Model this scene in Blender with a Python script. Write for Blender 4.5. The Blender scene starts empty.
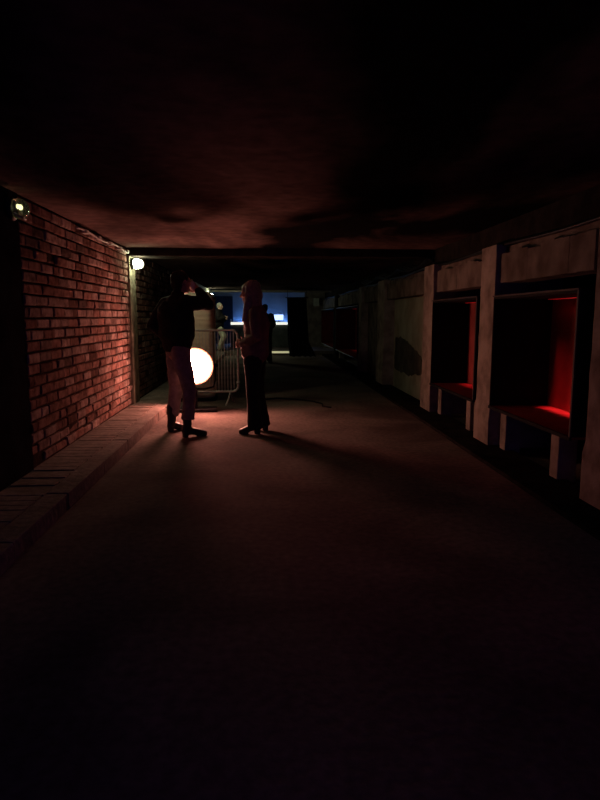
import bpy, bmesh, math, random
from mathutils import Vector, Matrix, noise
random.seed(7)
PI = math.pi
SC = bpy.context.scene
COL = SC.collection
SC.view_settings.view_transform = 'Standard'
SC.view_settings.look = 'None'
SC.view_settings.exposure = 0.0
SC.view_settings.gamma = 1.0
SC.view_settings.use_curve_mapping = False

# ------------------------------------------------------------------ materials
def new_mat(name):
    m = bpy.data.materials.new(name); m.use_nodes = True
    nt = m.node_tree
    return m, nt, nt.nodes['Principled BSDF']

def mat(name, c, rough=0.8, metal=0.0, c2=None, scale=8.0, bump=0.0, bscale=40.0, spec=0.12, detail=6.0, lo=0.35, hi=0.65):
    m, nt, b = new_mat(name)
    b.inputs['Roughness'].default_value = rough
    b.inputs['Metallic'].default_value = metal
    b.inputs['Specular IOR Level'].default_value = spec
    tc = nt.nodes.new('ShaderNodeTexCoord')
    if c2 is None: c2 = tuple(x * 0.75 for x in c)
    n = nt.nodes.new('ShaderNodeTexNoise'); n.inputs['Scale'].default_value = scale; n.inputs['Detail'].default_value = detail
    r = nt.nodes.new('ShaderNodeValToRGB')
    r.color_ramp.elements[0].position = lo; r.color_ramp.elements[1].position = hi
    r.color_ramp.elements[0].color = (*c2, 1); r.color_ramp.elements[1].color = (*c, 1)
    nt.links.new(tc.outputs['Object'], n.inputs['Vector'])
    nt.links.new(n.outputs['Fac'], r.inputs['Fac'])
    nt.links.new(r.outputs['Color'], b.inputs['Base Color'])
    if bump:
        n2 = nt.nodes.new('ShaderNodeTexNoise'); n2.inputs['Scale'].default_value = bscale; n2.inputs['Detail'].default_value = 8
        bp = nt.nodes.new('ShaderNodeBump'); bp.inputs['Strength'].default_value = bump; bp.inputs['Distance'].default_value = 0.02
        nt.links.new(tc.outputs['Object'], n2.inputs['Vector'])
        nt.links.new(n2.outputs['Fac'], bp.inputs['Height'])
        nt.links.new(bp.outputs['Normal'], b.inputs['Normal'])
    return m

def emit(name, c, s):
    m, nt, b = new_mat(name)
    b.inputs['Base Color'].default_value = (*[min(1, x) for x in c], 1)
    b.inputs['Emission Color'].default_value = (*c, 1)
    b.inputs['Emission Strength'].default_value = s
    return m

def mat_brick():
    m, nt, b = new_mat('old_brick')
    b.inputs['Roughness'].default_value = 1.0; b.inputs['Specular IOR Level'].default_value = 0.0
    at = nt.nodes.new('ShaderNodeAttribute'); at.attribute_name = 'tint'
    tc = nt.nodes.new('ShaderNodeTexCoord')
    n = nt.nodes.new('ShaderNodeTexNoise'); n.inputs['Scale'].default_value = 14; n.inputs['Detail'].default_value = 8
    r = nt.nodes.new('ShaderNodeValToRGB'); r.color_ramp.elements[0].position = .32; r.color_ramp.elements[1].position = .68
    r.color_ramp.elements[0].color = (.45, .4, .4, 1); r.color_ramp.elements[1].color = (1.1, 1.1, 1.1, 1)
    mx = nt.nodes.new('ShaderNodeMix'); mx.data_type = 'RGBA'; mx.blend_type = 'MULTIPLY'; mx.inputs['Factor'].default_value = 1
    nt.links.new(tc.outputs['Object'], n.inputs['Vector']); nt.links.new(n.outputs['Fac'], r.inputs['Fac'])
    nt.links.new(at.outputs['Color'], mx.inputs['A']); nt.links.new(r.outputs['Color'], mx.inputs['B'])
    nt.links.new(mx.outputs['Result'], b.inputs['Base Color'])
    n2 = nt.nodes.new('ShaderNodeTexNoise'); n2.inputs['Scale'].default_value = 45; n2.inputs['Detail'].default_value = 8
    bp = nt.nodes.new('ShaderNodeBump'); bp.inputs['Strength'].default_value = .6; bp.inputs['Distance'].default_value = .012
    nt.links.new(tc.outputs['Object'], n2.inputs['Vector']); nt.links.new(n2.outputs['Fac'], bp.inputs['Height'])
    nt.links.new(bp.outputs['Normal'], b.inputs['Normal'])
    return m

def mat_stained(name, clean, dark, sc1, sc2, lo, hi, stretch=(1, 1, 1), rough=.9, bump=.4, spec=.05, off=(0, 0, 0)):
    """concrete with large dark patches and finer mottling"""
    m, nt, b = new_mat(name)
    b.inputs['Roughness'].default_value = rough; b.inputs['Specular IOR Level'].default_value = spec
    tc = nt.nodes.new('ShaderNodeTexCoord'); mp = nt.nodes.new('ShaderNodeMapping'); mp.inputs['Scale'].default_value = stretch; mp.inputs['Location'].default_value = off
    nt.links.new(tc.outputs['Object'], mp.inputs['Vector'])
    n = nt.nodes.new('ShaderNodeTexNoise'); n.inputs['Scale'].default_value = sc1; n.inputs['Detail'].default_value = 5; n.inputs['Distortion'].default_value = .6
    r = nt.nodes.new('ShaderNodeValToRGB'); r.color_ramp.elements[0].position = lo; r.color_ramp.elements[1].position = hi
    r.color_ramp.elements[0].color = (*dark, 1); r.color_ramp.elements[1].color = (*clean, 1)
    n3 = nt.nodes.new('ShaderNodeTexNoise'); n3.inputs['Scale'].default_value = sc2; n3.inputs['Detail'].default_value = 8
    r3 = nt.nodes.new('ShaderNodeValToRGB'); r3.color_ramp.elements[0].position = .3; r3.color_ramp.elements[1].position = .7
    r3.color_ramp.elements[0].color = (.6, .6, .6, 1); r3.color_ramp.elements[1].color = (1, 1, 1, 1)
    mx = nt.nodes.new('ShaderNodeMix'); mx.data_type = 'RGBA'; mx.blend_type = 'MULTIPLY'; mx.inputs['Factor'].default_value = 1
    nt.links.new(mp.outputs['Vector'], n.inputs['Vector']); nt.links.new(n.outputs['Fac'], r.inputs['Fac'])
    nt.links.new(tc.outputs['Object'], n3.inputs['Vector']); nt.links.new(n3.outputs['Fac'], r3.inputs['Fac'])
    nt.links.new(r.outputs['Color'], mx.inputs['A']); nt.links.new(r3.outputs['Color'], mx.inputs['B'])
    nt.links.new(mx.outputs['Result'], b.inputs['Base Color'])
    bp = nt.nodes.new('ShaderNodeBump'); bp.inputs['Strength'].default_value = bump; bp.inputs['Distance'].default_value = .02
    nt.links.new(n3.outputs['Fac'], bp.inputs['Height']); nt.links.new(bp.outputs['Normal'], b.inputs['Normal'])
    return m

GLOW_OFFX = 1.7
M = {}
M['brick'] = mat_brick()
M['mortar'] = mat('dark_mortar', (.05, .035, .03), .95, c2=(.02, .015, .013), scale=20, bump=.5)
M['floor'] = mat_stained('worn_concrete_floor', (.27, .215, .185), (.13, .10, .09), .9, 22, .34, .6, rough=.95, bump=.12, spec=.04)
M['ceiling'] = mat_stained('soot_glow_ceiling', (.21, .14, .127), (.010, .009, .009), .55, 9, .40, .62, stretch=(1.0, .45, 1), spec=.0, off=(GLOW_OFFX, 0, 0))  # soot patches, shifted so the pale one paints the lamp glow
M['kerb'] = mat_stained('kerb_concrete', (.30, .24, .21), (.16, .13, .11), 2.0, 18, .3, .6, rough=.85)
M['plaster'] = mat('pale_plaster', (.36, .31, .26), .9, c2=(.17, .14, .115), spec=.0, scale=5, bump=.5, bscale=25, lo=.3, hi=.6)
M['strip'] = mat('grey_green_plaster', (.24, .23, .17), .95, c2=(.11, .105, .08), spec=.0, scale=6, bump=.6, bscale=20)
M['lintel'] = mat('lintel_plaster', (.22, .19, .16), .9, c2=(.11, .09, .075), spec=.0, scale=4, bump=.4, bscale=20)
M['pale_green'] = mat('pale_render', (.40, .40, .30), .9, c2=(.26, .25, .18), scale=3, bump=.3)
M['dark_patch'] = mat('dark_patch', (.09, .085, .065), .95, c2=(.045, .04, .033), scale=5, bump=.4)
M['black_wall'] = mat('near_black', (.018, .017, .02), .9, c2=(.009, .009, .01), scale=4, bump=.3, spec=.0)  # near-black base colour with faint mottling
M['soot'] = mat('dark_soffit', (.03, .026, .024), .95, c2=(.015, .013, .012), scale=6, bump=.5, spec=.0)
M['case_black'] = mat('black_board', (.010, .009, .010), .8, c2=(.006, .006, .006), scale=6, spec=.1)
M['case_red'] = mat('red_board', (.42, .08, .07), .8, c2=(.28, .05, .045), scale=3, spec=.2)
M['case_floor'] = mat('dark_red_board', (.24, .05, .05), .8, c2=(.17, .032, .032), scale=3, spec=.0)
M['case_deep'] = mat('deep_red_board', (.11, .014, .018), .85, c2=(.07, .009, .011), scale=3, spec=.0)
M['case_edge'] = mat('case_trim', (.06, .04, .038), .6, scale=12)
M['steel'] = mat('galvanised_steel', (.50, .48, .45), .45, .6, c2=(.38, .36, .34), scale=30)
M['black_metal'] = mat('black_metal', (.02, .02, .022), .5, .3, scale=20)
M['chrome'] = mat('lamp_rim_metal', (.35, .3, .28), .4, .8, scale=20)
M['tank'] = mat('pale_tank_paint', (.56, .48, .38), .7, c2=(.46, .38, .30), scale=5, bump=.15)
M['rubber'] = mat('black_rubber', (.015, .015, .016), .7, scale=30)
M['cable_pale'] = mat('pale_cable', (.45, .42, .38), .6, scale=30)
M['skin'] = mat('skin', (.50, .30, .22), .55, c2=(.42, .24, .18), scale=12)
M['hair_brown'] = mat('long_hair', (.30, .23, .19), .38, c2=(.18, .14, .115), spec=.5, scale=30, bump=.4, bscale=60)
M['hair_dark'] = mat('dark_hair', (.03, .022, .018), .6, scale=30, bump=.3)
M['hair_pale'] = mat('pale_hair', (.38, .34, .28), .6, scale=30, bump=.3)
M['jacket_black'] = mat('black_jacket_cloth', (.022, .018, .02), .9, scale=18, bump=.25, bscale=60, spec=.15)
M['jacket_brown'] = mat('brown_jacket_cloth', (.22, .16, .135), .75, c2=(.14, .10, .085), scale=10, bump=.25, bscale=50)
M['jacket_far'] = mat('dark_brown_jacket', (.014, .011, .011), .95, scale=14, bump=.2)
M['trousers_grey'] = mat('grey_trouser_cloth', (.32, .26, .26), .9, c2=(.23, .18, .18), scale=18, bump=.25, bscale=80, spec=.15)
M['trousers_black'] = mat('black_trouser_cloth', (.02, .017, .018), .85, scale=18, bump=.2, spec=.2)
M['trousers_pale'] = mat('pale_trouser_cloth', (.72, .68, .50), .9, scale=14, bump=.2)
M['boot'] = mat('black_leather', (.018, .014, .014), .45, scale=24, spec=.4)
M['cup'] = mat('white_cup', (.75, .72, .66), .5, scale=10)
M['navy'] = mat('dark_navy_paint', (.035, .05, .09), .7, scale=6)
M['wall_white'] = mat('painted_back_wall', (.50, .55, .60), .85, c2=(.40, .44, .50), scale=2)
M['bar_front'] = mat('bar_front_board', (.10, .11, .10), .7, c2=(.06, .065, .06), scale=5)
M['curtain'] = mat('black_curtain_cloth', (.012, .011, .016), .95, scale=10, spec=.1)
M['box_grey'] = mat('pale_box_plastic', (.42, .44, .38), .6, scale=10)

MAIN = 108.0
M['lens'] = emit('hot_lens', (1.0, .35, .26), MAIN)
M['lens_rim'] = emit('amber_lens_edge', (1.0, .30, .16), 1.6)
M['bulb'] = emit('greenish_bulb', (1.0, 1.0, .62), 100.0)
M['bulb_far'] = emit('far_bulb', (.9, 1.0, .66), 150.0)
M['bulb_dim'] = emit('dim_bulb', (.95, .92, .5), 2.0)
M['led_red'] = emit('red_led', (1.0, .02, .03), .10)
M['led_white'] = emit('white_led', (1.0, 1.0, .85), 1.0)
M['glow_warm'] = emit('warm_step_glow', (.42, .40, .22), 1.0)
M['screen'] = emit('lit_screen', (.45, .6, 1.0), 1.9)
M['blue_tube'] = emit('blue_tube_glow', (.12, .34, 1.0), 48.0)

# dusty glass for the unlit dome of the near lamp
def mat_glass():
    m, nt, b = new_mat('dusty_glass')
    b.inputs['Base Color'].default_value = (.8, .85, .6, 1); b.inputs['Roughness'].default_value = .15
    b.inputs['Transmission Weight'].default_value = .9; b.inputs['IOR'].default_value = 1.3
    return m
M['glass'] = mat_glass()

# ------------------------------------------------------------------ mesh builder
class MB:
    def __init__(s): s.v = []; s.f = []; s.tint = None
    def add(s, vs, fs):
        o = len(s.v); s.v += [tuple(p) for p in vs]; s.f += [tuple(i + o for i in f) for f in fs]; return s
    def box(s, x0, y0, z0, x1, y1, z1, b=0.0, jit=0.0):
        if b <= 0:
            vs = [(x, y, z) for x in (x0, x1) for y in (y0, y1) for z in (z0, z1)]
            fs = [(0, 1, 3, 2), (4, 6, 7, 5), (0, 4, 5, 1), (2, 3, 7, 6), (0, 2, 6, 4), (1, 5, 7, 3)]
            return s.add(vs, fs)
        bm = bmesh.new(); bmesh.ops.create_cube(bm, size=1)
        for v in bm.verts:
            v.co = Vector(((x0 + x1) / 2 + v.co.x * (x1 - x0), (y0 + y1) / 2 + v.co.y * (y1 - y0), (z0 + z1) / 2 + v.co.z * (z1 - z0)))
        bmesh.ops.bevel(bm, geom=bm.edges[:], offset=b, segments=2, affect='EDGES', profile=.6)
        return s.bm(bm)
    def bm(s, bm, mtx=None):
        bm.verts.ensure_lookup_table(); bm.verts.index_update()
        vs = [(mtx @ v.co) if mtx else v.co.copy() for v in bm.verts]
        s.add(vs, [[v.index for v in f.verts] for f in bm.faces]); bm.free(); return s
    def tube(s, pts, rad, seg=12, ref=None, cap='round'):
        """swept closed tube; rad: scalar or list of r or (ra, rb): ra along ref axis, rb across"""
        pts = [Vector(p) for p in pts]; n = len(pts)
        R = rad if isinstance(rad, (list,)) else [rad] * n
        R = [(r, r) if not isinstance(r, tuple) else r for r in R]
        T = [(pts[min(i + 1, n - 1)] - pts[max(i - 1, 0)]).normalized() for i in range(n)]
        ref = Vector(ref) if ref is not None else (Vector((1, 0, 0)) if abs(T[0].x) < .8 else Vector((0, 0, 1)))
        rings = []
        a_prev = None
        def frame(t, a0):
            a = a0 - t * a0.dot(t)
            if a.length < 1e-4: a = Vector((0, 1, 0)) - t * t.y
            a.normalize(); return a, t.cross(a)
        A = []
        a0 = ref
        for i in range(n):
            a, b = frame(T[i], a0); A.append((a, b)); a0 = a
        if cap == 'round':
            for k in range(3):
                th = PI / 2 * (1 - (k + .35) / 3.35)
                rm = min(R[0])
                rings.append((pts[0] - T[0] * rm * math.sin(th), R[0][0] * math.cos(th), R[0][1] * math.cos(th), 0))
        for i in range(n): rings.append((pts[i], R[i][0], R[i][1], i))
        if cap == 'round':
            for k in range(3):
                th = PI / 2 * ((k + 1) / 3.35)
                rm = min(R[-1])
                rings.append((pts[-1] + T[-1] * rm * math.sin(th), R[-1][0] * math.cos(th), R[-1][1] * math.cos(th), n - 1))
        vs = []; fs = []
        for (c, ra, rb, i) in rings:
            a, b = A[i]
            for k in range(seg):
                ph = 2 * PI * k / seg
                vs.append(c + a * ra * math.cos(ph) + b * rb * math.sin(ph))
        for j in range(len(rings) - 1):
            for k in range(seg):
                k2 = (k + 1) % seg
                fs.append((j * seg + k, j * seg + k2, (j + 1) * seg + k2, (j + 1) * seg + k))
        fs.append(tuple(range(seg))[::-1]); o = (len(rings) - 1) * seg; fs.append(tuple(o + k for k in range(seg)))
        return s.add(vs, fs)
    def ell(s, c, r, rot=None, seg=20, rings=14):
        bm = bmesh.new(); bmesh.ops.create_uvsphere(bm, u_segments=seg, v_segments=rings, radius=1)
        m = Matrix.Translation(c) @ (rot.to_4x4() if rot else Matrix.Identity(4)) @ Matrix.Diagonal((*r, 1))
        return s.bm(bm, m)
    def lathe(s, prof, mtx=None, seg=40, sq=1.0):
        """profile (r, h) revolved about local Z, then transformed"""
        vs = []; fs = []
        mtx = mtx or Matrix.Identity(4)
        for r, h in prof:
            for k in range(seg):
                ph = 2 * PI * k / seg; c, sn = math.cos(ph), math.sin(ph)
                vs.append(mtx @ Vector((r * math.copysign(abs(c) ** sq, c), r * math.copysign(abs(sn) ** sq, sn), h)))
        for j in range(len(prof) - 1):
            for k in range(seg):
                k2 = (k + 1) % seg; fs.append((j * seg + k, j * seg + k2, (j + 1) * seg + k2, (j + 1) * seg + k))
        if prof[0][0] > 1e-5: fs.append(tuple(range(seg))[::-1])
        if prof[-1][0] > 1e-5: o = (len(prof) - 1) * seg; fs.append(tuple(o + k for k in range(seg)))
        return s.add(vs, fs)
    def build(s, name, m, parent=None, smooth=False, weld=False):
        me = bpy.data.meshes.new(name); me.from_pydata(s.v, [], s.f); me.update()
        bm = bmesh.new(); bm.from_mesh(me)
        if weld: bmesh.ops.remove_doubles(bm, verts=bm.verts, dist=1e-5)
        bmesh.ops.recalc_face_normals(bm, faces=bm.faces); bm.to_mesh(me); bm.free()
        if s.tint:
            ca = me.color_attributes.new('tint', 'FLOAT_COLOR', 'POINT')
            for i, c in enumerate(s.tint): ca.data[i].color = (*c, 1)
        me.materials.append(m)
        if smooth:
            for p in me.polygons: p.use_smooth = True
        o = bpy.data.objects.new(name, me); COL.objects.link(o)
        if parent: o.parent = parent
        return o

def tag(o, label=None, cat=None, group=None, kind=None):
    if label: o['label'] = label
    if cat: o['category'] = cat
    if group: o['group'] = group
    if kind: o['kind'] = kind
    return o
def thing(name, label, cat, loc=(0, 0, 0), rz=0.0, group=None):
    o = bpy.data.objects.new(name, None); COL.objects.link(o); o.location = loc; o.rotation_euler = (0, 0, rz)
    o.empty_display_size = .1
    return tag(o, label, cat, group)
def struct(name, mb, m, label=None, cat=None, smooth=False):
    o = mb.build(name, m, None, smooth); o['kind'] = 'structure'
    if label: o['label'] = label
    if cat: o['category'] = cat
    return o

# ------------------------------------------------------------------ camera
cam_d = bpy.data.cameras.new('camera'); cam = bpy.data.objects.new('camera', cam_d); COL.objects.link(cam)
cam_d.sensor_fit = 'VERTICAL'; cam_d.sensor_height = 24.0; cam_d.lens = 18.0; cam_d.clip_start = .02; cam_d.clip_end = 200
cam.location = (0, 0, 1.35)
cam.rotation_euler = (PI / 2 - math.radians(7.876), 0, -math.radians(3.307))
SC.camera = cam

# ------------------------------------------------------------------ world: dim blue fill added to tint the blacks, from the open near end
w = bpy.data.worlds.new('blue_fill'); SC.world = w; w.use_nodes = True
w.node_tree.nodes['Background'].inputs['Color'].default_value = (.20, .12, 1.0, 1)
w.node_tree.nodes['Background'].inputs['Strength'].default_value = .22

# ------------------------------------------------------------------ setting
CEIL = 2.30
def wavy_sheet(x0, x1, y0, y1, z, th, amp, nx, ny, up=True):
    """slab whose visible face is slightly uneven"""
    mb = MB(); vs = []; fs = []
    for j in range(ny + 1):
        for i in range(nx + 1):
            x = x0 + (x1 - x0) * i / nx; y = y0 + (y1 - y0) * j / ny
            vs.append((x, y, z + amp * noise.noise((x * .9, y * .9, 3.1 if up else 9.7))))
    for j in range(ny):
        for i in range(nx):
            a = j * (nx + 1) + i; fs.append((a, a + 1, a + nx + 2, a + nx + 1))
    mb.add(vs, fs)
    zb = z - th if up else z + th
    mb.box(x0, y0, min(zb, zb + (th - .04) * (1 if up else -1)), x1, y1, max(zb, zb + (th - .04) * (1 if up else -1)))
    return mb
struct('floor', wavy_sheet(-2.7, 3.2, -1.6, 28.0, 0, .25, .006, 40, 160), M['floor'], 'worn concrete floor running down the middle of the tunnel', 'floor', True)
struct('ceiling', wavy_sheet(-2.7, 3.2, -1.6, 22.2, CEIL, .3, .012, 40, 130, False), M['ceiling'], 'low concrete ceiling of the tunnel, its soot patches placed to paint the lamp glow', 'ceiling', True)
struct('ceiling.001', MB().box(-2.7, 22.2, 2.55, 3.2, 28.0, 2.75), M['soot'], 'dark ceiling over the blue-lit bar area', 'ceiling')
struct('trim_1', MB().box(-2.1, 8.62, 2.19, 3.0, 9.05, 2.34, .01), M['soot'], 'dark ceiling beam crossing the tunnel above the barrier', 'beam')
struct('trim_2', MB().box(-2.1, 22.0, 2.24, 3.0, 22.3, 2.75, .01), M['lintel'], 'pale beam edge above the opening to the bar area', 'beam')

def brick_wall(y0, y1, z0, z1, xf, course, length, shade=1.0, seed=1):
    rnd = random.Random(seed)
    mb = MB(); mb.tint = []
    nrow = int((z1 - z0) / course)
    course = (z1 - z0) / nrow
    def quad(vs, fs, t): mb.add(vs, fs); mb.tint += [t] * len(vs)
    for r in range(nrow):
        y = y0 - (length * (.5 if r % 2 else 0)) - rnd.uniform(0, .03)
        while y < y1:
            L = length * rnd.uniform(.92, 1.06)
            if rnd.random() < .14: L *= .55
            a = max(y, y0) + .005; b = min(y + L, y1) - .007
            y += L
            if b - a < .03: continue
            za = z0 + r * course + .009 + rnd.uniform(-.003, .003); zb = z0 + (r + 1) * course - .009 + rnd.uniform(-.003, .002)
            d = rnd.uniform(-.006, .007)
            if rnd.random() < .06: d -= rnd.uniform(.008, .02)
            if r < 2 and rnd.random() < .4: d -= .012; zb -= .01
            x = xf + d; c = .007
            t = rnd.uniform(.6, 1.1) * shade
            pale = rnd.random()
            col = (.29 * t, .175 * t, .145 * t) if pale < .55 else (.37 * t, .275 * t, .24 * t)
            if rnd.random() < .1: col = tuple(q * .5 for q in col)
            j = lambda s=.004: rnd.uniform(-s, s)
            vs = [(xf - .05, a, za), (xf - .05, b, za), (xf - .05, b, zb), (xf - .05, a, zb),
                  (x - c, a + j(.002), za + j(.002)), (x - c, b + j(.002), za + j(.002)), (x - c, b + j(.002), zb + j(.002)), (x - c, a + j(.002), zb + j(.002)),
                  (x + j(.003), a + c + abs(j()), za + c + abs(j())), (x + j(.003), b - c - abs(j()), za + c + abs(j())), (x + j(.003), b - c - abs(j()), zb - c - abs(j())), (x + j(.003), a + c + abs(j()), zb - c - abs(j()))]
            fs = []
            for q in (0, 4):
                for k in range(4): fs.append((q + k, q + (k + 1) % 4, q + 4 + (k + 1) % 4, q + 4 + k))
            fs.append((8, 9, 10, 11)); fs.append((3, 2, 1, 0))
            quad(vs, fs, col)
    n = len(mb.v)
    mb.box(xf - .25, y0, z0 - .2, xf - .022, y1, z1 + .1)
    mb.tint += [(.05, .035, .03)] * (len(mb.v) - n)
    return mb
WX = -1.90
struct('wall_left', brick_wall(4.92, 8.62, .12, 2.285, WX, .094, .285, 1.0, 3), M['brick'], 'rough red brick wall lit from its far end, left of the man in black', 'wall')
struct('wall_left.001', brick_wall(9.0, 13.5, .12, 2.285, WX - .01, .094, .285, .55, 5), M['brick'], 'brick wall with shade put into its colour, behind the man in black, beyond the pale wall strip', 'wall')  # brick tint lowered to paint the stretch the floodlight misses
struct('wall_left.002', MB().box(-2.2, -1.5, -.1, WX - .005, 4.92, 2.35), M['black_wall'], 'black wall at the left edge, nearer than the bricks', 'wall')
struct('wall_left.003', MB().box(-2.2, 13.5, -.1, WX - .01, 22.0, 2.35), M['pale_green'], 'pale rendered wall under the far small lamp', 'wall')
struct('pillar', MB().box(-2.15, 8.62, .1, WX + .03, 9.0, 2.32, .012), M['strip'], 'narrow pale wall strip under the bright round lamp', 'pillar')
kb = MB().box(-2.1, -1.5, -.1, -1.40, 22.0, .108, .012)
kr = random.Random(11); yy = -1.4
while yy < 21.8:                      # worn setts laid across the kerb
    wd = kr.uniform(.10, .13)
    kb.box(-1.89, yy, .10, -1.56 + kr.uniform(-.004, .004), yy + wd - .008, .117 + kr.uniform(-.003, .004), .004)
    yy += wd
yy = -1.4
while yy < 21.8:
    wd = kr.uniform(.85, 1.0)
    kb.box(-1.55, yy, .0, -1.396 + kr.uniform(-.004, .004), yy + wd - .008, .12 + kr.uniform(-.003, .003), .008)
    yy += wd
struct('trim_3', kb, M['kerb'], 'raised concrete kerb along the foot of the brick wall', 'kerb')

# right side: dark back wall, pillars, lintels, soffit
struct('wall_right', MB().box(3.0, -1.5, -.1, 3.2, 28, 2.6), M['black_wall'], 'black wall at the back of the openings on the right', 'wall')
struct('trim_4', MB().box(2.42, 1.5, 2.02, 3.02, 24.5, 2.33), M['soot'], 'dark soffit strip above the pale panels on the right', 'trim')
struct('trim_5', MB().box(2.02, 1.5, -.08, 2.46, 24.5, .035, .01), M['soot'], 'dark low ledge along the foot of the right wall', 'trim')
PY = [(3.2, 4.12), (5.98, 6.38), (8.20, 8.70), (11.6, 12.3), (14.35, 14.8), (19.4, 20.0)]
plabel = ['pale rough pillar cut off by the right edge', 'pale rough pillar between the two near red-lit cases', 'pale rough pillar just right of the pale wall bay',
          'pale pillar at the left of the pale wall bay', 'dim pillar just right of the far red cases', 'dark pillar between the two far red cases']
for i, (a, b) in enumerate(PY):
    mb = MB(); rnd = random.Random(i)
    # rough edged shaft on a wider foot
    nz = 22
    vs = []; fs = []
    for k in range(nz + 1):
        z = .0 + 2.06 * k / nz
        o = .012 if z < .45 else 0
        e = lambda: noise.noise((i * 3.1, z * 6, rnd.random() * .6)) * .018
        vs += [(2.30 - o + e() * .6, a - o + e(), z), (2.30 - o + e() * .6, b + o + e(), z), (3.0, b + o, z), (3.0, a - o, z)]
    for k in range(nz):
        for q in range(4): fs.append((k * 4 + q, k * 4 + (q + 1) % 4, k * 4 + 4 + (q + 1) % 4, k * 4 + 4 + q))
    fs.append((3, 2, 1, 0)); o = nz * 4; fs.append((o, o + 1, o + 2, o + 3)); mb.add(vs, fs)
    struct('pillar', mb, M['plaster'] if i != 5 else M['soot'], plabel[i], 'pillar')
spans = [(4.12, 5.98), (6.38, 8.20), (8.70, 11.6), (12.3, 14.35), (14.8, 19.4), (20.0, 24.5)]
llabel = ['pale lintel panel above the nearest red-lit case', 'pale lintel panel above the second red-lit case', 'pale lintel panel above the pale wall bay', 'dim lintel panel right of the far cases',
          'dim lintel panel above the nearer of the far red cases', 'dim lintel panel above the farthest red case']
for i, (a, b) in enumerate(spans):
    mb = MB()
    lo = 1.685
    a2 = a + (.12 if i < 2 else .02)
    n = 14
    for k in range(n):      # ragged upper edge
        y0 = a2 + (b - a2) * k / n; y1 = a2 + (b - a2) * (k + 1) / n
        top = 1.97 + .05 * noise.noise((y0 * 3, i, 0))
        mb.box(2.345 + .004 * noise.noise((y0 * 7, 2, i)), y0, lo + .006 * noise.noise((y0 * 9, 5, i)), 2.58, y1, top)
    mb.box(2.40, a, lo + .03, 2.58, b, 2.04)
    struct('lintel', mb, M['lintel'], llabel[i], 'lintel')
# infill bays
struct('wall_right.001', MB().box(2.50, 8.70, -.05, 2.6, 11.6, 1.72), M['pale_green'], 'pale greenish wall bay between two pillars on the right', 'wall')
struct('wall_right.002', MB().box(2.46, 12.3, -.05, 2.6, 14.35, 1.72), M['lintel'], 'dim brownish wall bay between the pale bay and the far cases', 'wall')
# dark patch on the pale bay: a thin plate with an uneven outline
base = [(11.4, .93), (11.0, 1.0), (10.2, .86), (9.55, .72), (9.3, .55), (9.5, .42), (10.1, .36), (11.0, .34), (11.45, .38), (11.5, .6)]
pts = []
for k in range(len(base)):
    for q in range(8):
        p = Vector(base[k]).lerp(Vector(base[(k + 1) % len(base)]), q / 8)
        pts.append((p.x + .06 * noise.noise((p.x * 7, p.y * 7, 1)), p.y + .05 * noise.noise((p.x * 7, p.y * 7, 5))))
mb = MB(); n = len(pts)
mb.add([(2.492, y, z) for y, z in pts] + [(2.502, y, z) for y, z in pts], [tuple(range(n)), tuple(range(n, 2 * n))[::-1]] + [(k, (k + 1) % n, n + (k + 1) % n, n + k) for k in range(n)])
struct('trim_6', mb, M['dark_patch'], 'dark patch low on the pale wall bay', 'wall patch')

# far end: step, back wall, return wall, door
struct('trim_7', MB().box(-2.4, 21.5, -.05, 2.6, 27.8, .15, .01), M['kerb'], 'pale raised step in front of the bar', 'step')
sl = thing('step_glow', 'added glow that makes the edge of the step before the bar look lit', 'light strip', (0, 21.5, .13))
MB().box(-.75, -.03, -.06, .98, .0, .01, .004).build('glow_face', M['glow_warm'], sl)  # glowing face added so the step front looks lit
MB().box(-.77, -.02, -.08, 1.0, .0, -.072, .003).build('glow_back', M['black_metal'], sl)
struct('wall_back', MB().box(-2.7, 27.6, -.1, 3.2, 27.9, 2.8), M['wall_white'], 'blue-lit back wall of the bar area', 'wall')
struct('wall_left.004', MB().box(-2.7, 22.0, -.1, -2.45, 27.8, 2.8), M['wall_white'], 'pale side wall of the bar area', 'wall')
struct('wall_right.003', MB().box(1.62, 24.5, -.05, 3.0, 24.8, 2.6), M['lintel'], 'pale end wall right of the black curtain', 'wall')
d = struct('door_1', MB().box(-2.25, 27.52, .15, -1.45, 27.62, 2.28, .01), M['navy'], 'dark navy door in the blue back wall', 'door')
MB().box(-1.56, 27.46, 1.1, -1.51, 27.52, 1.25, .008).build('door_handle', M['steel'], d)

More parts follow.
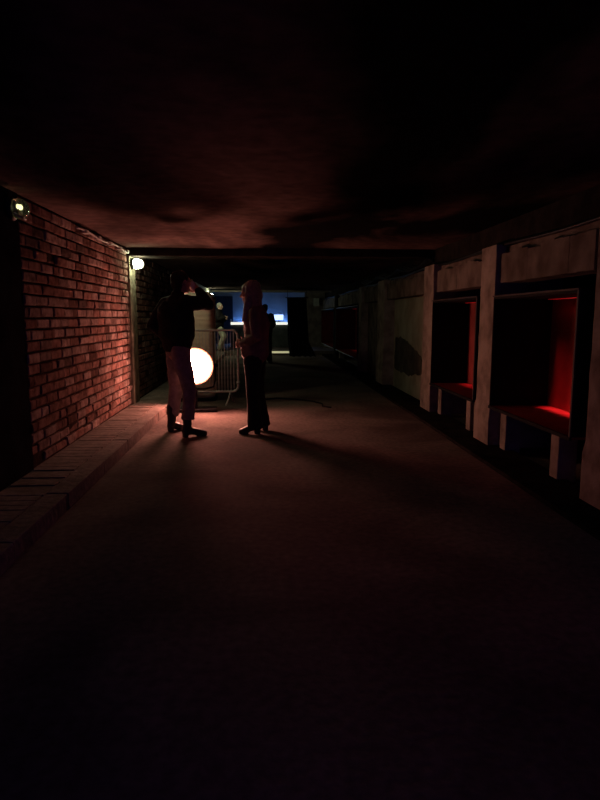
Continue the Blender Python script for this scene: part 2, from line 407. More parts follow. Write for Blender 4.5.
# ------------------------------------------------------------------ display cases on the right
def display_case(y0, y1, label, zlo, zhi, power, xf=2.28, spill=.08, side='case_black', edge='case_edge', xb=2.90):
    t = .025
    root = thing('display_case', label, 'display case', (xf, y0, 0), 0, 'red-lit cases set in the right wall')
    Y0, Y1, XB = 0, y1 - y0, xb - xf
    MB().box(0, Y1 - t, zlo, XB, Y1, zhi, .004).build('side_panel', M[side], root)
    MB().box(0, Y0, zlo, XB, Y0 + t, zhi, .004).build('side_panel', M['case_black'], root)
    MB().box(XB - t, Y0 + t, zlo, XB, Y1 - t, zhi).build('back_panel', M['case_red' if side == 'case_black' else side], root)
    MB().box(.0, Y0 + t, zlo - t, XB, Y1 - t, zlo + .002).build('floor_panel', M['case_floor'], root)
    MB().box(.0, Y0 + t, zhi - .02, XB, Y1 - t, zhi + .01).build('top_panel', M['case_black'], root)
    fr = MB(); fr.box(-.012, Y0, zhi, .012, Y1, zhi + .016, .003)
    fr.build('top_edge', M[edge], root)
    MB().box(-.012, Y0, zlo - t - .002, .008, Y1, zlo + .003, .003).build('bottom_edge', M['case_black' if edge == 'case_edge' else edge], root)
    MB().box(-.010, Y0 - .004, zlo, .004, Y0 + .02, zhi, .003).build('near_edge', M['case_edge'], root)
    if True:
        for yy in (.42, Y1 - .16):
            MB().box(.09, yy - .07, -.0, .25, yy + .07, zlo - t, .012).build('support_post', M['plaster'], root)
    led = MB().box(XB - .11, Y0 + .1, zhi - .026, XB - .08, Y1 - .1, zhi - .02, .002).build('light_strip', M['led_red'], root)
    ld = bpy.data.lights.new('led_strip_light', 'AREA'); ld.shape = 'RECTANGLE'; ld.size = .05; ld.size_y = (Y1 - Y0) * .8
    ld.color = (1, .07, .08); ld.energy = power; ld.spread = math.radians(15)
    lo = bpy.data.objects.new('led_strip_light', ld); COL.objects.link(lo); lo.parent = root
    lo.location = (XB - .09, Y1 / 2, zhi - .04)
    ld2 = bpy.data.lights.new('led_spill_light', 'AREA'); ld2.shape = 'RECTANGLE'; ld2.size = .04; ld2.size_y = (Y1 - Y0) * .8
    ld2.color = (1, .03, .04); ld2.energy = power * spill
    lo2 = bpy.data.objects.new('led_spill_light', ld2); COL.objects.link(lo2); lo2.parent = root
    lo2.location = (XB - .07, Y1 / 2, zhi - .04); lo2.rotation_euler = (0, math.radians(50), 0)
    return root
display_case(4.29, 5.95, 'nearest red-lit display case, by the right edge', .455, 1.545, 2.2)
display_case(6.41, 8.16, 'second red-lit display case, just right of the pale wall bay', .445, 1.56, .8, spill=.05, xb=2.81)
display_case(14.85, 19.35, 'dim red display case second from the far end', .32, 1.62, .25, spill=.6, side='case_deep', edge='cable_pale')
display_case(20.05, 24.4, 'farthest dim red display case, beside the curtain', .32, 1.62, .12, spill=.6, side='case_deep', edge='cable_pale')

# ------------------------------------------------------------------ cables and pipe
pts = [(2.37, y, 2.05 + .012 * math.sin(y * 2.3)) for y in [2.5 + .3 * k for k in range(72)]]
pp = MB(); pp.tube(pts, .016, 8)
t = pp.build('conduit_pipe', M['black_metal'], None, True); tag(t, 'thin dark pipe running along the top of the right wall', 'pipe')
cb = thing('cable_bundle', 'dark sagging cables along the top of the pale wall bay', 'cables', (2.3, 8.6, 2.0))
for q in range(4):
    rnd = random.Random(q); pts = []
    for k in range(40):
        u = k / 39; pts.append((.02 + .022 * q + .01 * math.sin(u * 20 + q), u * 6.0, .18 - .1 * abs(math.sin(u * PI * 3 + q * .25)) + .01 * q))
    MB().tube(pts, .014, 8).build('cable', M['rubber'], cb, True)
pts = [(-.05, 9.75, .014), (.2, 9.9, .014), (.5, 9.75, .014), (.75, 9.5, .014), (.88, 9.2, .014), (.86, 8.95, .014), (1.0, 8.8, .014)]
fine = []
for a, b in zip(pts, pts[1:]):
    for k in range(5): fine.append(Vector(a).lerp(Vector(b), k / 5))
tag(MB().tube(fine, .012, 8).build('floor_cable', M['rubber'], None, True), 'black cable lying on the dark floor right of the woman', 'cable')
pts = [(WX + .03, y, 2.235 + .012 * math.sin(y * 5)) for y in [6.3 + .12 * k for k in range(20)]]
wc = thing('highlight_cable', 'thin pale cable added for the lamp highlights along the top of the brick wall', 'cable', (0, 0, 0))
MB().tube(pts, .011, 8).build('cable', M['cable_pale'], wc, True)  # pale cable and clips added as highlights on the broken wall top
for y in (6.6, 7.1, 7.6, 8.1, 8.5):
    MB().box(WX - .0, y - .05, 2.215, WX + .05, y + .05, 2.255, .006).build('clip', M['cable_pale'], wc)

# ------------------------------------------------------------------ lamps
RX = Matrix.Rotation(PI / 2, 4, 'X')          # lathe axis Z -> -Y (towards the viewer)
lamp = thing('floodlight', 'large round glowing floodlight on a stand behind the man in black', 'floodlight', (-1.0, 8.55, 0), math.radians(4))
ZC = .66; RL = .285
mt = Matrix.Translation((0, 0, ZC)) @ RX @ Matrix.Scale(.90, 4)
MB().lathe([(.10, -.34), (.17, -.30), (.24, -.2), (.285, -.08), (.30, .0), (.30, .03), (.29, .03), (.288, -.02), (0.0, -.02)], mt, 48).build('housing', M['black_metal'], lamp, True)
MB().lathe([(.0, .15), (.06, .145), (.12, .127), (.17, .1), (.21, .068), (.24, .032), (.255, .0), (.258, -.012), (.0, -.014)], mt, 48).build('lens', M['lens'], lamp, True)
MB().lathe([(.262, .002), (.262, -.012), (.288, -.012), (.288, .004), (.275, .008), (.262, .002)], mt, 48).build('lens_rim', M['lens_rim'], lamp, True)
yk = MB()
ypts = [(.285, .12, ZC), (.285, .12, ZC - .2), (.26, .12, ZC - .31), (.13, .12, ZC - .34), (-.13, .12, ZC - .34), (-.26, .12, ZC - .31), (-.285, .12, ZC - .2), (-.285, .12, ZC)]
yk.tube(ypts, .014, 10); yk.build('yoke', M['black_metal'], lamp, True)
for s in (-1, 1):
    MB().tube([(s * .255, .12, ZC), (s * .30, .12, ZC)], .03, 12).build('knob', M['black_metal'], lamp, True)
MB().tube([(0, .12, .06), (0, .12, ZC - .34)], .028, 12).build('post', M['black_metal'], lamp, True)
MB().box(-.30, -.04, .0, .30, .28, .045, .012).build('base', M['black_metal'], lamp)

def bulkhead(label, loc, globe_mat, group, face=0.0, r=.085):
    root = thing('wall_lamp', label, 'wall lamp', loc, face, group)
    RYm = Matrix.Rotation(PI / 2, 4, 'Y')     # axis along +X, out of the left wall
    MB().lathe([(r * 1.05, 0), (r * 1.1, .02), (r * .95, .04), (0, .045)], RYm, 28).build('base', M['black_metal'], root, True)
    MB().lathe([(r * .85, .04), (r * .95, .07), (r * .9, .11), (r * .6, .15), (0, .17)], RYm, 28).build('globe', globe_mat, root, True)
    g = MB()
    for k in range(3):
        a = PI / 3 * k
        g.tube([Matrix.Rotation(a, 4, 'X') @ Vector(p) for p in [(.04, 0, r * 1.06), (.1, 0, r * 1.06), (.16, 0, r * .7), (.185, 0, 0), (.16, 0, -r * .7), (.1, 0, -r * 1.06), (.04, 0, -r * 1.06)]], .004, 6)
    g.build('guard', M['black_metal'], root, True)
    return root
bulkhead('bright round wall lamp at the end of the brick wall', (WX + .03, 8.73, 2.09), M['bulb'], 'lit round wall lamps', 0, .07)
bulkhead('small bright wall lamp far off above the pale column', (WX - .0, 20.6, 2.07), M['bulb_far'], 'lit round wall lamps', 0, .075)
nl = thing('wall_lamp', 'dim glass-domed wall lamp high on the black wall, upper left', 'wall lamp', (WX - .005, 4.77, 2.155), 0)
RYm = Matrix.Rotation(PI / 2, 4, 'Y')
MB().lathe([(.085, 0), (.09, .02), (.08, .035), (0, .04)], RYm, 28).build('base', M['black_metal'], nl, True)
MB().lathe([(.068, .035), (.075, .06), (.07, .1), (.045, .13), (0, .145)], RYm, 28).build('globe', M['glass'], nl, True)
for yy in (-.018, .02):
    MB().ell((.07, yy, .01), (.011, .011, .015), None, 12, 8).build('bulb', M['bulb_dim'], nl, True)
MB().tube([(.06, -.07, -.045), (.10, -.03, -.072), (.10, .03, -.072), (.06, .07, -.045)], .009, 8).build('rim_guard', M['steel'], nl, True)

# ------------------------------------------------------------------ barrier and column
bx0, bx1, by = -1.30, -.425, 9.32
bar = thing('crowd_barrier', 'grey steel crowd barrier between the man in black and the woman', 'barrier', (bx0, by, 0), 0)
L = bx1 - bx0; zt = 1.15; zb = .2; cr = .09
arc = lambda cx, cz, a0, a1: [(cx + cr * math.cos(a0 + (a1 - a0) * k / 6), 0, cz + cr * math.sin(a0 + (a1 - a0) * k / 6)) for k in range(7)]
loop = arc(L - cr, zt - cr, PI / 2, 0) + arc(L - cr, zb + cr, 0, -PI / 2) + arc(cr, zb + cr, -PI / 2, -PI) + arc(cr, zt - cr, PI, PI / 2)
loop.append(loop[0])
MB().tube(loop, .019, 10).build('frame', M['steel'], bar, True)
nb = 17
for k in range(nb):
    x = .04 + (L - .08) * (k + .5) / nb
    MB().tube([(x, 0, zb), (x, 0, zt)], .0065, 8).build('bar', M['steel'], bar, True)
for x in (.1, L - .12):
    MB().tube([(x, 0, zb + .0), (x - .03, -.11, .09), (x - .06, -.20, .02)], .014, 8).build('foot', M['steel'], bar, True)
    MB().tube([(x, 0, zb + .0), (x + .02, .11, .09), (x + .03, .20, .02)], .014, 8).build('foot', M['steel'], bar, True)
MB().tube([(L, -.03, .34), (L, .03, .34)], .03, 10).build('hook', M['steel'], bar, True)

tk = thing('column_tank', 'tall pale round-cornered column standing behind the barrier', 'column', (-1.135, 9.95, 0))
prof = [(.30, .06)]
z = .10
while z < 1.64:
    prof += [(.315, z), (.322, z + .015), (.315, z + .03)]; z += .075
prof += [(.31, 1.66), (.29, 1.71), (.24, 1.745), (0, 1.76)]
MB().lathe(prof, None, 48, .4).build('body', M['tank'], tk, True)
MB().lathe([(.33, 0), (.33, .055), (.30, .06), (0, .06)], None, 48, .4).build('plinth', M['rubber'], tk, False)
MB().lathe([(.324, 1.62), (.332, 1.63), (.332, 1.66), (.324, 1.67), (.316, 1.645), (.324, 1.62)], None, 48, .4).build('top_band', M['cable_pale'], tk, True)

# ------------------------------------------------------------------ bar area
bc = thing('bar_counter', 'bar counter with a glowing white front edge, far end', 'bar counter', (-1.35, 24.0, .15))
MB().box(0, .05, 0, 2.3, .6, .95, .01).build('front_panel', M['bar_front'], bc)
MB().box(-.05, -.02, .95, 2.35, .65, 1.0, .01).build('countertop', M['bar_front'], bc)
for x0, x1 in ((.0, .62), (1.0, 1.72), (1.76, 2.3)):
    MB().box(x0, -.03, .90, x1, -.02, .998, .003).build('light_strip', M['led_white'], bc)
mo = thing('monitor', 'small bright bluish screen standing on the bar', 'monitor', (.55, 24.28, 1.15))
MB().box(-.2, 0, .06, .2, .025, .31, .005).build('casing', M['black_metal'], mo)
MB().box(-.185, -.004, .075, .185, .0, .295).build('screen', M['screen'], mo)
MB().box(-.02, .0, .0, .02, .03, .1, .004).build('stand', M['black_metal'], mo)
MB().box(-.09, -.06, .0, .09, .1, .012, .004).build('foot', M['black_metal'], mo)
bt = thing('light_tube', 'blue light tube low on the wall behind the bar', 'light tube', (-.1, 27.5, 1.0))
MB().tube([(-1.2, 0, 0), (1.3, 0, 0)], .03, 12).build('tube', M['blue_tube'], bt, True)
MB().box(-1.3, .02, -.04, 1.4, .105, .04, .005).build('bracket', M['black_metal'], bt)

# black curtain
cu = thing('curtain', 'black curtain hanging in the passage right of the bar', 'curtain', (1.12, 20.3, 0))
nu, nvz = 60, 24
vs = []; fs = []
for side in (0, 1):
    for j in range(nvz + 1):
        v = j / nvz; z = 1.98 - 1.95 * v
        x0 = -.38 + .03 * v + .05 * max(0, v - .7) / .3
        x1 = .26 + .12 * v + .22 * max(0, v - .75) / .25
        for i in range(nu + 1):
            u = i / nu
            y = .04 * math.sin(u * 2 * PI * 6 + .6 * v) * (.6 + .6 * v) + .006 * side
            vs.append((x0 + (x1 - x0) * u, y, z + (.015 * math.sin(u * 30) if j == nvz else 0)))
N = (nu + 1) * (nvz + 1)
for j in range(nvz):
    for i in range(nu):
        a = j * (nu + 1) + i; fs.append((a, a + 1, a + nu + 2, a + nu + 1)); fs.append((N + a, N + a + nu + 1, N + a + nu + 2, N + a + 1))
for i in range(nu):
    fs.append((i, N + i, N + i + 1, i + 1)); a = nvz * (nu + 1) + i; fs.append((a, a + 1, N + a + 1, N + a))
for j in range(nvz):
    a = j * (nu + 1); b = a + nu + 1; fs.append((a, b, N + b, N + a)); a += nu; b += nu; fs.append((a, N + a, N + b, b))
MB().add(vs, fs).build('cloth', M['curtain'], cu, True)
MB().tube([(-.42, 0, 1.99), (.32, 0, 1.99)], .015, 10).build('rod', M['black_metal'], cu, True)
for x in (-.36, .26): MB().tube([(x, 0, 1.99), (x, 0, 2.30)], .008, 8).build('hanger', M['black_metal'], cu, True)

eb = thing('junction_box', 'pale box high on the end wall right of the curtain', 'box', (2.08, 24.42, 1.80))
MB().box(-.12, -.06, 0, .12, .09, .3, .015).build('casing', M['box_grey'], eb)
MB().box(-.1, -.075, .02, .1, -.06, .26, .006).build('cover', M['box_grey'], eb)
MB().box(-.10, -.05, -.02, .10, .03, .0, .004).build('lower_edge', M['cable_pale'], eb)

# ------------------------------------------------------------------ people
def remeshed(name, mb, voxel, m, parent, smooth=4, wr=0.0, wf=9.0, seed=0.0, wz=1.6):
    me = bpy.data.meshes.new(name); me.from_pydata(mb.v, [], mb.f); me.update()
    bm = bmesh.new(); bm.from_mesh(me); bmesh.ops.recalc_face_normals(bm, faces=bm.faces); bm.to_mesh(me); bm.free()
    tmp = bpy.data.objects.new(name, me); COL.objects.link(tmp)
    md = tmp.modifiers.new('r', 'REMESH'); md.mode = 'VOXEL'; md.voxel_size = voxel
    ms = tmp.modifiers.new('s', 'SMOOTH'); ms.iterations = smooth; ms.factor = .5
    dg = bpy.context.evaluated_depsgraph_get(); dg.update()
    out = bpy.data.meshes.new_from_object(tmp.evaluated_get(dg))
    bpy.data.objects.remove(tmp); bpy.data.meshes.remove(me)
    out.name = name
    if wr:
        nrm = [v.normal.copy() for v in out.vertices]
        for v, nn in zip(out.vertices, nrm):
            c = v.co
            d = noise.noise((c.x * wf + seed, c.y * wf, c.z * wf * wz)) + .5 * noise.noise((c.x * wf * 2.3, c.y * wf * 2.3 + seed, c.z * wf * 1.9 * wz))
            v.co = c + nn * d * wr
    out.materials.clear(); out.materials.append(m)
    for p in out.polygons: p.use_smooth = True
    o = bpy.data.objects.new(name, out); COL.objects.link(o); o.parent = parent
    return o

def lerp(a, b, t): return Vector(a).lerp(Vector(b), t)
def hand(mb, wrist, fdir, pnorm, thumb_side, s=1.0, curl=.5):
    """palm + four unequal bent fingers + thumb; fdir along fingers, pnorm out of the palm, thumb_side +-1"""
    f = Vector(fdir).normalized(); n = Vector(pnorm); n = (n - f * n.dot(f)).normalized(); a = f.cross(n) * thumb_side
    wv = Vector(wrist)
    mb.tube([wv - f * .02, wv + f * .03 * s, wv + f * .085 * s], [(.022 * s, .026 * s), (.017 * s, .036 * s), (.014 * s, .040 * s)], 14, n)
    for k, (off, ln) in enumerate(((.030, .074), (.010, .082), (-.011, .076), (-.031, .060))):
        b0 = wv + f * .075 * s + a * off * s
        ln *= s
        c1 = curl * .5; c2 = curl * 1.25; c3 = curl * 1.9
        p1 = b0 + (f * math.cos(c1) + n * math.sin(c1)) * ln * .48
        p2 = p1 + (f * math.cos(c2) + n * math.sin(c2)) * ln * .32
        p3 = p2 + (f * math.cos(c3) + n * math.sin(c3)) * ln * .24
        mb.tube([b0 - f * .015, b0, p1, p2, p3], [.0095 * s, .0095 * s, .0088 * s, .008 * s, .0068 * s], 10)
    t0 = wv + f * .02 * s + a * .03 * s
    t1 = t0 + (f * .6 + a * .75 + n * .35).normalized() * .042 * s
    t2 = t1 + (f * .85 + a * .25 + n * .5).normalized() * .032 * s
    mb.tube([t0 - a * .015, t0, t1, t2], [.013 * s, .0125 * s, .0105 * s, .0085 * s], 10)

def head(mb, c, s=1.0, yaw=0.0, tilt=0.0):
    """head looking along +X, yawed about Z, tilted down by tilt about Y"""
    c = Vector(c); Rm = Matrix.Rotation(yaw, 3, 'Z') @ Matrix.Rotation(tilt, 3, 'Y')
    P = lambda x, y, z: c + Rm @ Vector((x * s, y * s, z * s))
    E = lambda x, y, z, r: mb.ell(P(x, y, z), tuple(q * s for q in r), Rm)
    E(-.008, 0, .03, (.098, .076, .092)); E(.022, 0, -.035, (.072, .062, .085)); E(.055, 0, -.092, (.032, .034, .026))
    E(.075, 0, .035, (.022, .058, .018))                                       # brow
    mb.tube([P(.088, 0, .022), P(.104, 0, -.008), P(.112, 0, -.026)], [.009 * s, .012 * s, .014 * s], 10)   # nose
    E(.102, .012, -.026, (.01, .008, .008)); E(.102, -.012, -.026, (.01, .008, .008))
    E(.086, 0, -.055, (.012, .024, .007)); E(.084, 0, -.068, (.012, .021, .008))     # lips
    for q in (-1, 1):
        E(.078, q * .031, .014, (.014, .014, .010))                           # eye
        E(.06, q * .045, -.02, (.03, .022, .025))                              # cheek
        E(-.005, q * .078, .0, (.02, .010, .032))                              # ear

def boot(parent, toe, heel, zt, m, heelh=.03, wide=.046, name='boot'):
    toe = Vector(toe); heel = Vector(heel); f = (toe - heel).normalized()
    b = MB(); L = (toe - heel).length
    P = lambda t, z: heel + f * L * t + Vector((0, 0, z))
    zz = heelh
    b.tube([P(.10, .045 + zz), P(.35, .045 + zz * .7), P(.62, .042 + zz * .2), P(.86, .034)], [(.042, wide * .8), (.045, wide * .85), (.036, wide), (.026, wide * .82)], 18, (0, 0, 1))
    b.tube([P(.16, .06 + zz), P(.2, .12 + zz), P(.2, zt)], [(.055, wide * .85), (.05, wide), (.055, wide * 1.08)], 18, f)
    b.tube([P(.12, .013), P(.12, zz + .03)], [(.036, wide * .75), (.04, wide * .8)], 14, f)
    b.tube([P(.55, .013), P(.9, .013)], [(.012, wide * .95), (.012, wide * .8)], 14, (0, 0, 1))
    return remeshed(name, b, .007, m, parent, 4)

def person(name_label, loc, rz, P, kind, voxel=.006, cvox=.011):
    """P: joint dict in the person's own frame (faces +X, left is +Y)"""
    root = thing('person', name_label, 'person', loc, rz)
    V = {k: Vector(v) for k, v in P.items() if isinstance(v, tuple)}
    s = P.get('s', 1.0)
    hipz = (V['hipL'] + V['hipR']) / 2
    b = MB()
    b.tube([hipz + Vector((0, 0, -.04)), hipz + Vector((0, 0, .06)), V['waist'], V['chest'], V['neck'] - Vector((0, 0, .06))],
           [(.10, .15), (.11, .155), (.09, .125), (.11, .155), (.075, .12)], 24, (1, 0, 0))
    b.tube([V['neck'] - Vector((0, 0, .08)), V['neck'], V['head'] - Vector((.01, 0, .05))], [.06, .055, .053], 16)
    head(b, V['head'], P.get('hs', 1.0), P.get('hyaw', 0.0), P.get('htilt', 0.0))
    for q in 'LR':
        sg = 1 if q == 'L' else -1
        b.tube([lerp(V['neck'], V['sh' + q], .5) - Vector((0, 0, .03)), V['sh' + q], lerp(V['sh' + q], V['el' + q], .5), V['el' + q]], [.05, .056, .047, .039], 14)
        b.tube([V['el' + q], lerp(V['el' + q], V['wr' + q], .3), V['wr' + q]], [.039, .041, .026], 14)
        fd = V['fd' + q]
        hand(b, V['wr' + q], fd, V['pn' + q], P.get('th' + q, 1), s, P.get('curl' + q, .5))
        b.tube([V['hip' + q], lerp(V['hip' + q], V['kn' + q], .4), V['kn' + q]], [.085, .078, .055], 16)
        b.tube([V['kn' + q], lerp(V['kn' + q], V['an' + q], .3), V['an' + q]], [.054, .056, .037], 16)
        b.tube([V['an' + q], V['an' + q] + Vector((0, 0, -.03)), V['an' + q] + V['ft' + q] * .13 + Vector((0, 0, -.055))], [.036, .036, .026], 12)
    body = remeshed('body', b, voxel, M['skin'], root, 3)
    return root, V, body

def limb_sleeve(b, sh, el, wr, r0, r1, r2, cut=.92):
    b.tube([sh, lerp(sh, el, .5), el, lerp(el, wr, .5), lerp(el, wr, cut)], [r0, (r0 + r1) / 2 * 1.02, r1, (r1 + r2) / 2 * 1.03, r2], 16)

# --- man in black, drinking from a white cup
manP = dict(hipL=(.03, .10, .97), hipR=(-.01, -.10, .97), waist=(.0, 0, 1.14), chest=(.01, 0, 1.36), neck=(.03, 0, 1.585), head=(.075, 0, 1.735),
            shL=(-.01, .20, 1.50), shR=(.02, -.20, 1.51), elL=(-.13, .32, 1.25), elR=(.235, -.29, 1.49), wrL=(.06, .21, 1.09), wrR=(.25, -.06, 1.665),
            fdL=(.5, -.4, -.75), pnL=(0, -1, 0), fdR=(-.05, .85, .5), pnR=(-1, 0, .1), thL=1, thR=-1, curlL=.5, curlR=.75,
            knL=(.075, .195, .52), knR=(.045, -.165, .52), anL=(.055, .25, .11), anR=(.0, -.19, .11), ftL=(.85, .25, 0), ftR=(.93, -.33, 0), hyaw=.05, htilt=-.08, hs=1.04)
man, V, _ = person('person dressed in black, drinking from a white cup before the floodlight', (-1.0, 6.92, 0), math.radians(38), manP, 'm')
b = MB()
b.tube([(.0, 0, 1.06), (.0, 0, 1.13), (0, 0, 1.28), (.0, 0, 1.42), (.015, 0, 1.52)], [(.155, .215), (.185, .245), (.18, .255), (.165, .25), (.10, .185)], 28, (1, 0, 0))
b.tube([(.015, 0, 1.50), (.025, 0, 1.585)], [.088, .078], 18)
limb_sleeve(b, V['shL'], V['elL'], V['wrL'], .085, .078, .058)
limb_sleeve(b, V['shR'], V['elR'], V['wrR'], .085, .074, .052, .86)
for q in 'LR': b.tube([lerp(V['neck'], V['sh' + q], .35) - Vector((0, 0, .05)), V['sh' + q]], [.075, .085], 16)
b.tube([(-.13, -.10, 1.26), (-.16, 0, 1.36), (-.13, .08, 1.44)], [(.05, .11), (.06, .14), (.05, .12)], 18, (1, 0, 0))
remeshed('jacket', b, .011, M['jacket_black'], man, 5, .009, 8, 1.0)
b = MB()
b.tube([(.01, 0, 1.0), (.01, 0, 1.10)], [(.135, .18), (.135, .18)], 24, (1, 0, 0))
for q in 'LR':
    b.tube([V['hip' + q] + Vector((0, 0, .06)), V['hip' + q] - Vector((0, 0, .12)), lerp(V['hip' + q], V['kn' + q], .6), V['kn' + q], lerp(V['kn' + q], V['an' + q], .5), V['an' + q] + Vector((0, 0, .085))],
           [(.115, .105), (.110, .103), (.092, .09), (.080, .078), (.074, .072), (.076, .074)], 20, (1, 0, 0), 'flat')
remeshed('trousers', b, .010, M['trousers_grey'], man, 4, .005, 10, 4.0)
boot(man, (.23, .295, 0), (-.02, .215, 0), .29, M['boot'], .025, .052)
boot(man, (.225, -.265, 0), (-.06, -.165, 0), .29, M['boot'], .025, .052)
b = MB()
hc = V['head']
b.ell(hc + Vector((-.022, 0, .045)), (.105, .088, .095)); b.ell(hc + Vector((-.06, 0, -.01)), (.06, .078, .08))
b.tube([hc + Vector((-.05, 0, -.02)), hc + Vector((-.045, 0, -.10))], [(.05, .065), (.04, .055)], 14)
remeshed('hair', b, .008, M['hair_dark'], man, 3, .004, 22)
# the white cup he holds at his mouth (rests in his hand: a thing of its own)
cw = Matrix.Translation((-1.0, 6.92, 0)) @ Matrix.Rotation(math.radians(38), 4, 'Z') @ Matrix.Translation((.222, .01, 1.70)) @ Matrix.Rotation(math.radians(-38), 4, 'Y')
cup = thing('cup', 'white cup raised to the mouth of the person in black', 'cup', cw.translation)
cl = Matrix.Translation(-cw.translation) @ cw
MB().lathe([(.0, -.045), (.03, -.045), (.033, -.04), (.042, .055), (.044, .058), (.044, .062), (.040, .062), (.038, .055), (.029, -.036), (0, -.037)], cl, 28).build('cup_body', M['cup'], cup, True)

# --- woman with long hair
womP = dict(hipL=(.02, .085, .93), hipR=(.0, -.085, .93), waist=(-.01, 0, 1.10), chest=(-.015, 0, 1.29), neck=(-.01, 0, 1.475), head=(.06, 0, 1.615),
            shL=(-.02, .165, 1.40), shR=(-.02, -.165, 1.40), elL=(-.045, .225, 1.13), elR=(-.03, -.22, 1.13), wrL=(.15, .09, 1.035), wrR=(.15, -.075, 1.06),
            fdL=(.8, -.55, .0), pnL=(-.5, -.8, 0), fdR=(.75, .6, .05), pnR=(-.5, .7, 0), thL=-1, thR=1, curlL=.8, curlR=.8,
            knL=(.03, .10, .50), knR=(-.005, -.10, .50), anL=(.0, .10, .10), anR=(-.06, -.12, .10), ftL=(.98, .15, 0), ftR=(.98, -.2, 0), hyaw=0, htilt=.05, hs=.98, s=.92)
wom, V, _ = person('person with long brown hair, brown jacket and black trousers, facing left', (-.11, 7.0, 0), math.radians(172), womP, 'w')
b = MB()
b.tube([(.01, 0, .955), (.0, 0, 1.02), (-.01, 0, 1.12), (-.015, 0, 1.28), (-.02, 0, 1.40)], [(.165, .19), (.155, .185), (.142, .172), (.155, .187), (.105, .165)], 26, (1, 0, 0))
b.tube([(-.015, 0, 1.40), (-.012, 0, 1.475)], [.075, .064], 16)
limb_sleeve(b, V['shL'], V['elL'], V['wrL'], .07, .064, .045, .92)
limb_sleeve(b, V['shR'], V['elR'], V['wrR'], .07, .064, .045, .92)
for q in 'LR': b.tube([lerp(V['neck'], V['sh' + q], .4) - Vector((0, 0, .045)), V['sh' + q]], [.06, .07], 16)
remeshed('jacket', b, .009, M['jacket_brown'], wom, 4, .007, 10, 7.0)
b = MB()
b.tube([(.0, 0, .94), (.0, 0, 1.04)], [(.125, .165), (.12, .155)], 24, (1, 0, 0))
for q in 'LR':
    b.tube([V['hip' + q] + Vector((0, 0, .05)), V['hip' + q] - Vector((0, 0, .12)), lerp(V['hip' + q], V['kn' + q], .6), V['kn' + q], lerp(V['kn' + q], V['an' + q], .5), V['an' + q] + Vector((0, 0, -.04))],
           [(.11, .092), (.108, .09), (.086, .08), (.072, .07), (.076, .076), (.092, .088)], 20, (1, 0, 0), 'flat')
remeshed('trousers', b, .009, M['trousers_black'], wom, 4, .005, 10, 2.0)
boot(wom, (.20, .135, 0), (-.055, .095, 0), .15, M['boot'], .05, .040, 'shoe')
boot(wom, (.13, -.16, 0), (-.12, -.11, 0), .15, M['boot'], .05, .040, 'shoe')
b = MB(); hc = V['head']
b.ell(hc + Vector((-.018, 0, .05)), (.112, .092, .095)); b.ell(hc + Vector((-.03, 0, .075)), (.095, .08, .082))
b.ell(hc + Vector((-.06, 0, -.02)), (.085, .10, .115))
b.tube([hc + Vector((-.05, 0, 0)), hc + Vector((-.07, 0, -.14)), hc + Vector((-.085, 0, -.28)), hc + Vector((-.085, 0, -.36))], [(.085, .11), (.065, .125), (.05, .13), (.03, .10)], 20, (1, 0, 0))
for q in (-1, 1):
    b.tube([hc + Vector((.0, q * .07, .07)), hc + Vector((.0, q * .095, -.04)), hc + Vector((.02, q * .10, -.16)), hc + Vector((.045, q * .105, -.31))], [(.045, .026), (.042, .026), (.045, .028), (.03, .02)], 14, (1, 0, 0))
remeshed('hair', b, .006, M['hair_brown'], wom, 3, .008, 34, 3.0, .12)

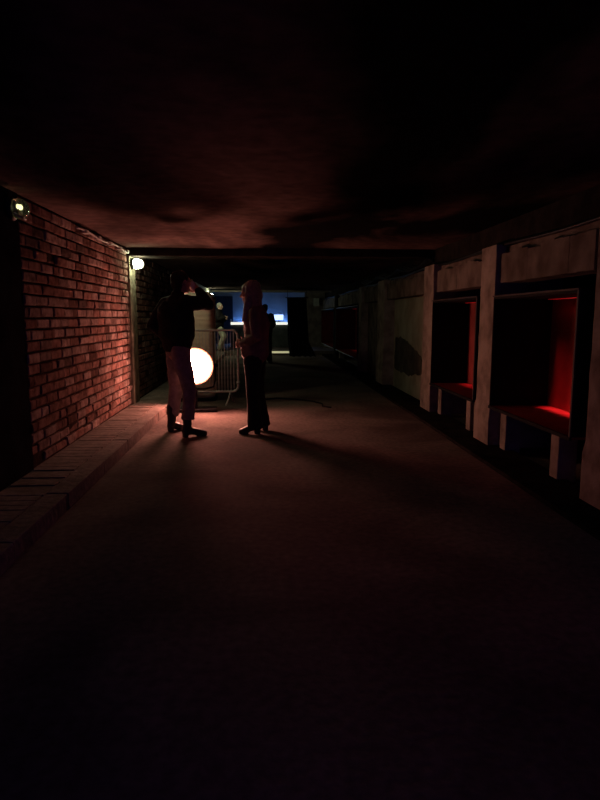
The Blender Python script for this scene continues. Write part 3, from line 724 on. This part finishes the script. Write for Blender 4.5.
# --- two smaller figures by the bar
farP = dict(hipL=(.0, .09, .90), hipR=(.0, -.09, .90), waist=(-.01, 0, 1.05), chest=(.0, 0, 1.25), neck=(.02, 0, 1.44), head=(.06, 0, 1.575),
            shL=(.0, .18, 1.37), shR=(.0, -.18, 1.37), elL=(-.02, .24, 1.10), elR=(.04, -.24, 1.10), wrL=(.22, .12, 1.12), wrR=(.26, -.10, 1.18),
            fdL=(.8, -.4, .2), pnL=(-.3, -.8, 0), fdR=(.8, .4, .2), pnR=(-.3, .8, 0), thL=-1, thR=1, curlL=.7, curlR=.7,
            knL=(.16, .12, .50), knR=(.20, -.11, .50), anL=(.02, .13, .10), anR=(.05, -.12, .10), ftL=(.98, .15, 0), ftR=(.98, -.15, 0))
def far_person(label, loc, rz, P, jm, tm, hm, k=1.0):
    root, V, _ = person(label, loc, rz, P, 'f', .009, .014)
    b = MB()
    b.tube([V['waist'] - Vector((0, 0, .14)), V['waist'], V['chest'], V['neck'] - Vector((0, 0, .06))], [(.15 * k, .20 * k), (.155 * k, .20 * k), (.17 * k, .22 * k), (.09, .16)], 22, (1, 0, 0))
    b.tube([V['neck'] - Vector((0, 0, .06)), V['neck'] + Vector((0, 0, .01))], [.075, .065], 14)
    limb_sleeve(b, V['shL'], V['elL'], V['wrL'], .085 * k, .075 * k, .055 * k); limb_sleeve(b, V['shR'], V['elR'], V['wrR'], .085 * k, .075 * k, .055 * k)
    for q in 'LR': b.tube([lerp(V['neck'], V['sh' + q], .4) - Vector((0, 0, .045)), V['sh' + q]], [.065, .075], 14)
    remeshed('jacket', b, .014, jm, root, 4, .008, 9)
    b = MB(); hz = (V['hipL'] + V['hipR']) / 2
    b.tube([hz + Vector((0, 0, .0)), hz + Vector((0, 0, .10))], [(.125, .17), (.12, .165)], 20, (1, 0, 0))
    for q in 'LR':
        b.tube([V['hip' + q] + Vector((0, 0, .04)), lerp(V['hip' + q], V['kn' + q], .5), V['kn' + q], lerp(V['kn' + q], V['an' + q], .5), V['an' + q] + Vector((0, 0, .0))], [.11, .105, .095, .088, .085], 16)
    remeshed('trousers', b, .013, tm, root, 4, .006, 9)
    for q, sg in (('L', 1), ('R', -1)):
        a = V['an' + q]
        boot(root, (a.x + .2, a.y + .03 * sg, 0), (a.x - .06, a.y, 0), .14, M['boot'], .025, .046, 'shoe')
    b = MB(); hc = V['head']
    b.ell(hc + Vector((-.022, 0, .045)), (.104, .086, .092)); b.ell(hc + Vector((-.055, 0, -.005)), (.058, .076, .075))
    remeshed('hair', b, .010, hm, root, 3, .004, 20)
    return root
far_person('person with pale hair, dark jacket and pale trousers on the step near the bar', (-1.66, 21.75, .15), math.radians(-12), farP, M['jacket_far'], M['trousers_pale'], M['hair_pale'], 1.28)
barP = dict(farP); barP.update(knL=(.0, .11, .5), knR=(.02, -.11, .5), anL=(-.02, .12, .10), anR=(.0, -.12, .10), head=(.04, 0, 1.60), elL=(.02, .25, 1.12), elR=(.02, -.25, 1.12), wrL=(.26, .16, 1.06), wrR=(.26, -.16, 1.06))
far_person('dark-clothed person seen beyond the long-haired person, against the blue wall', (.0, 18.0, 0), math.radians(80), barP, M['jacket_black'], M['trousers_black'], M['hair_dark'], 1.12)
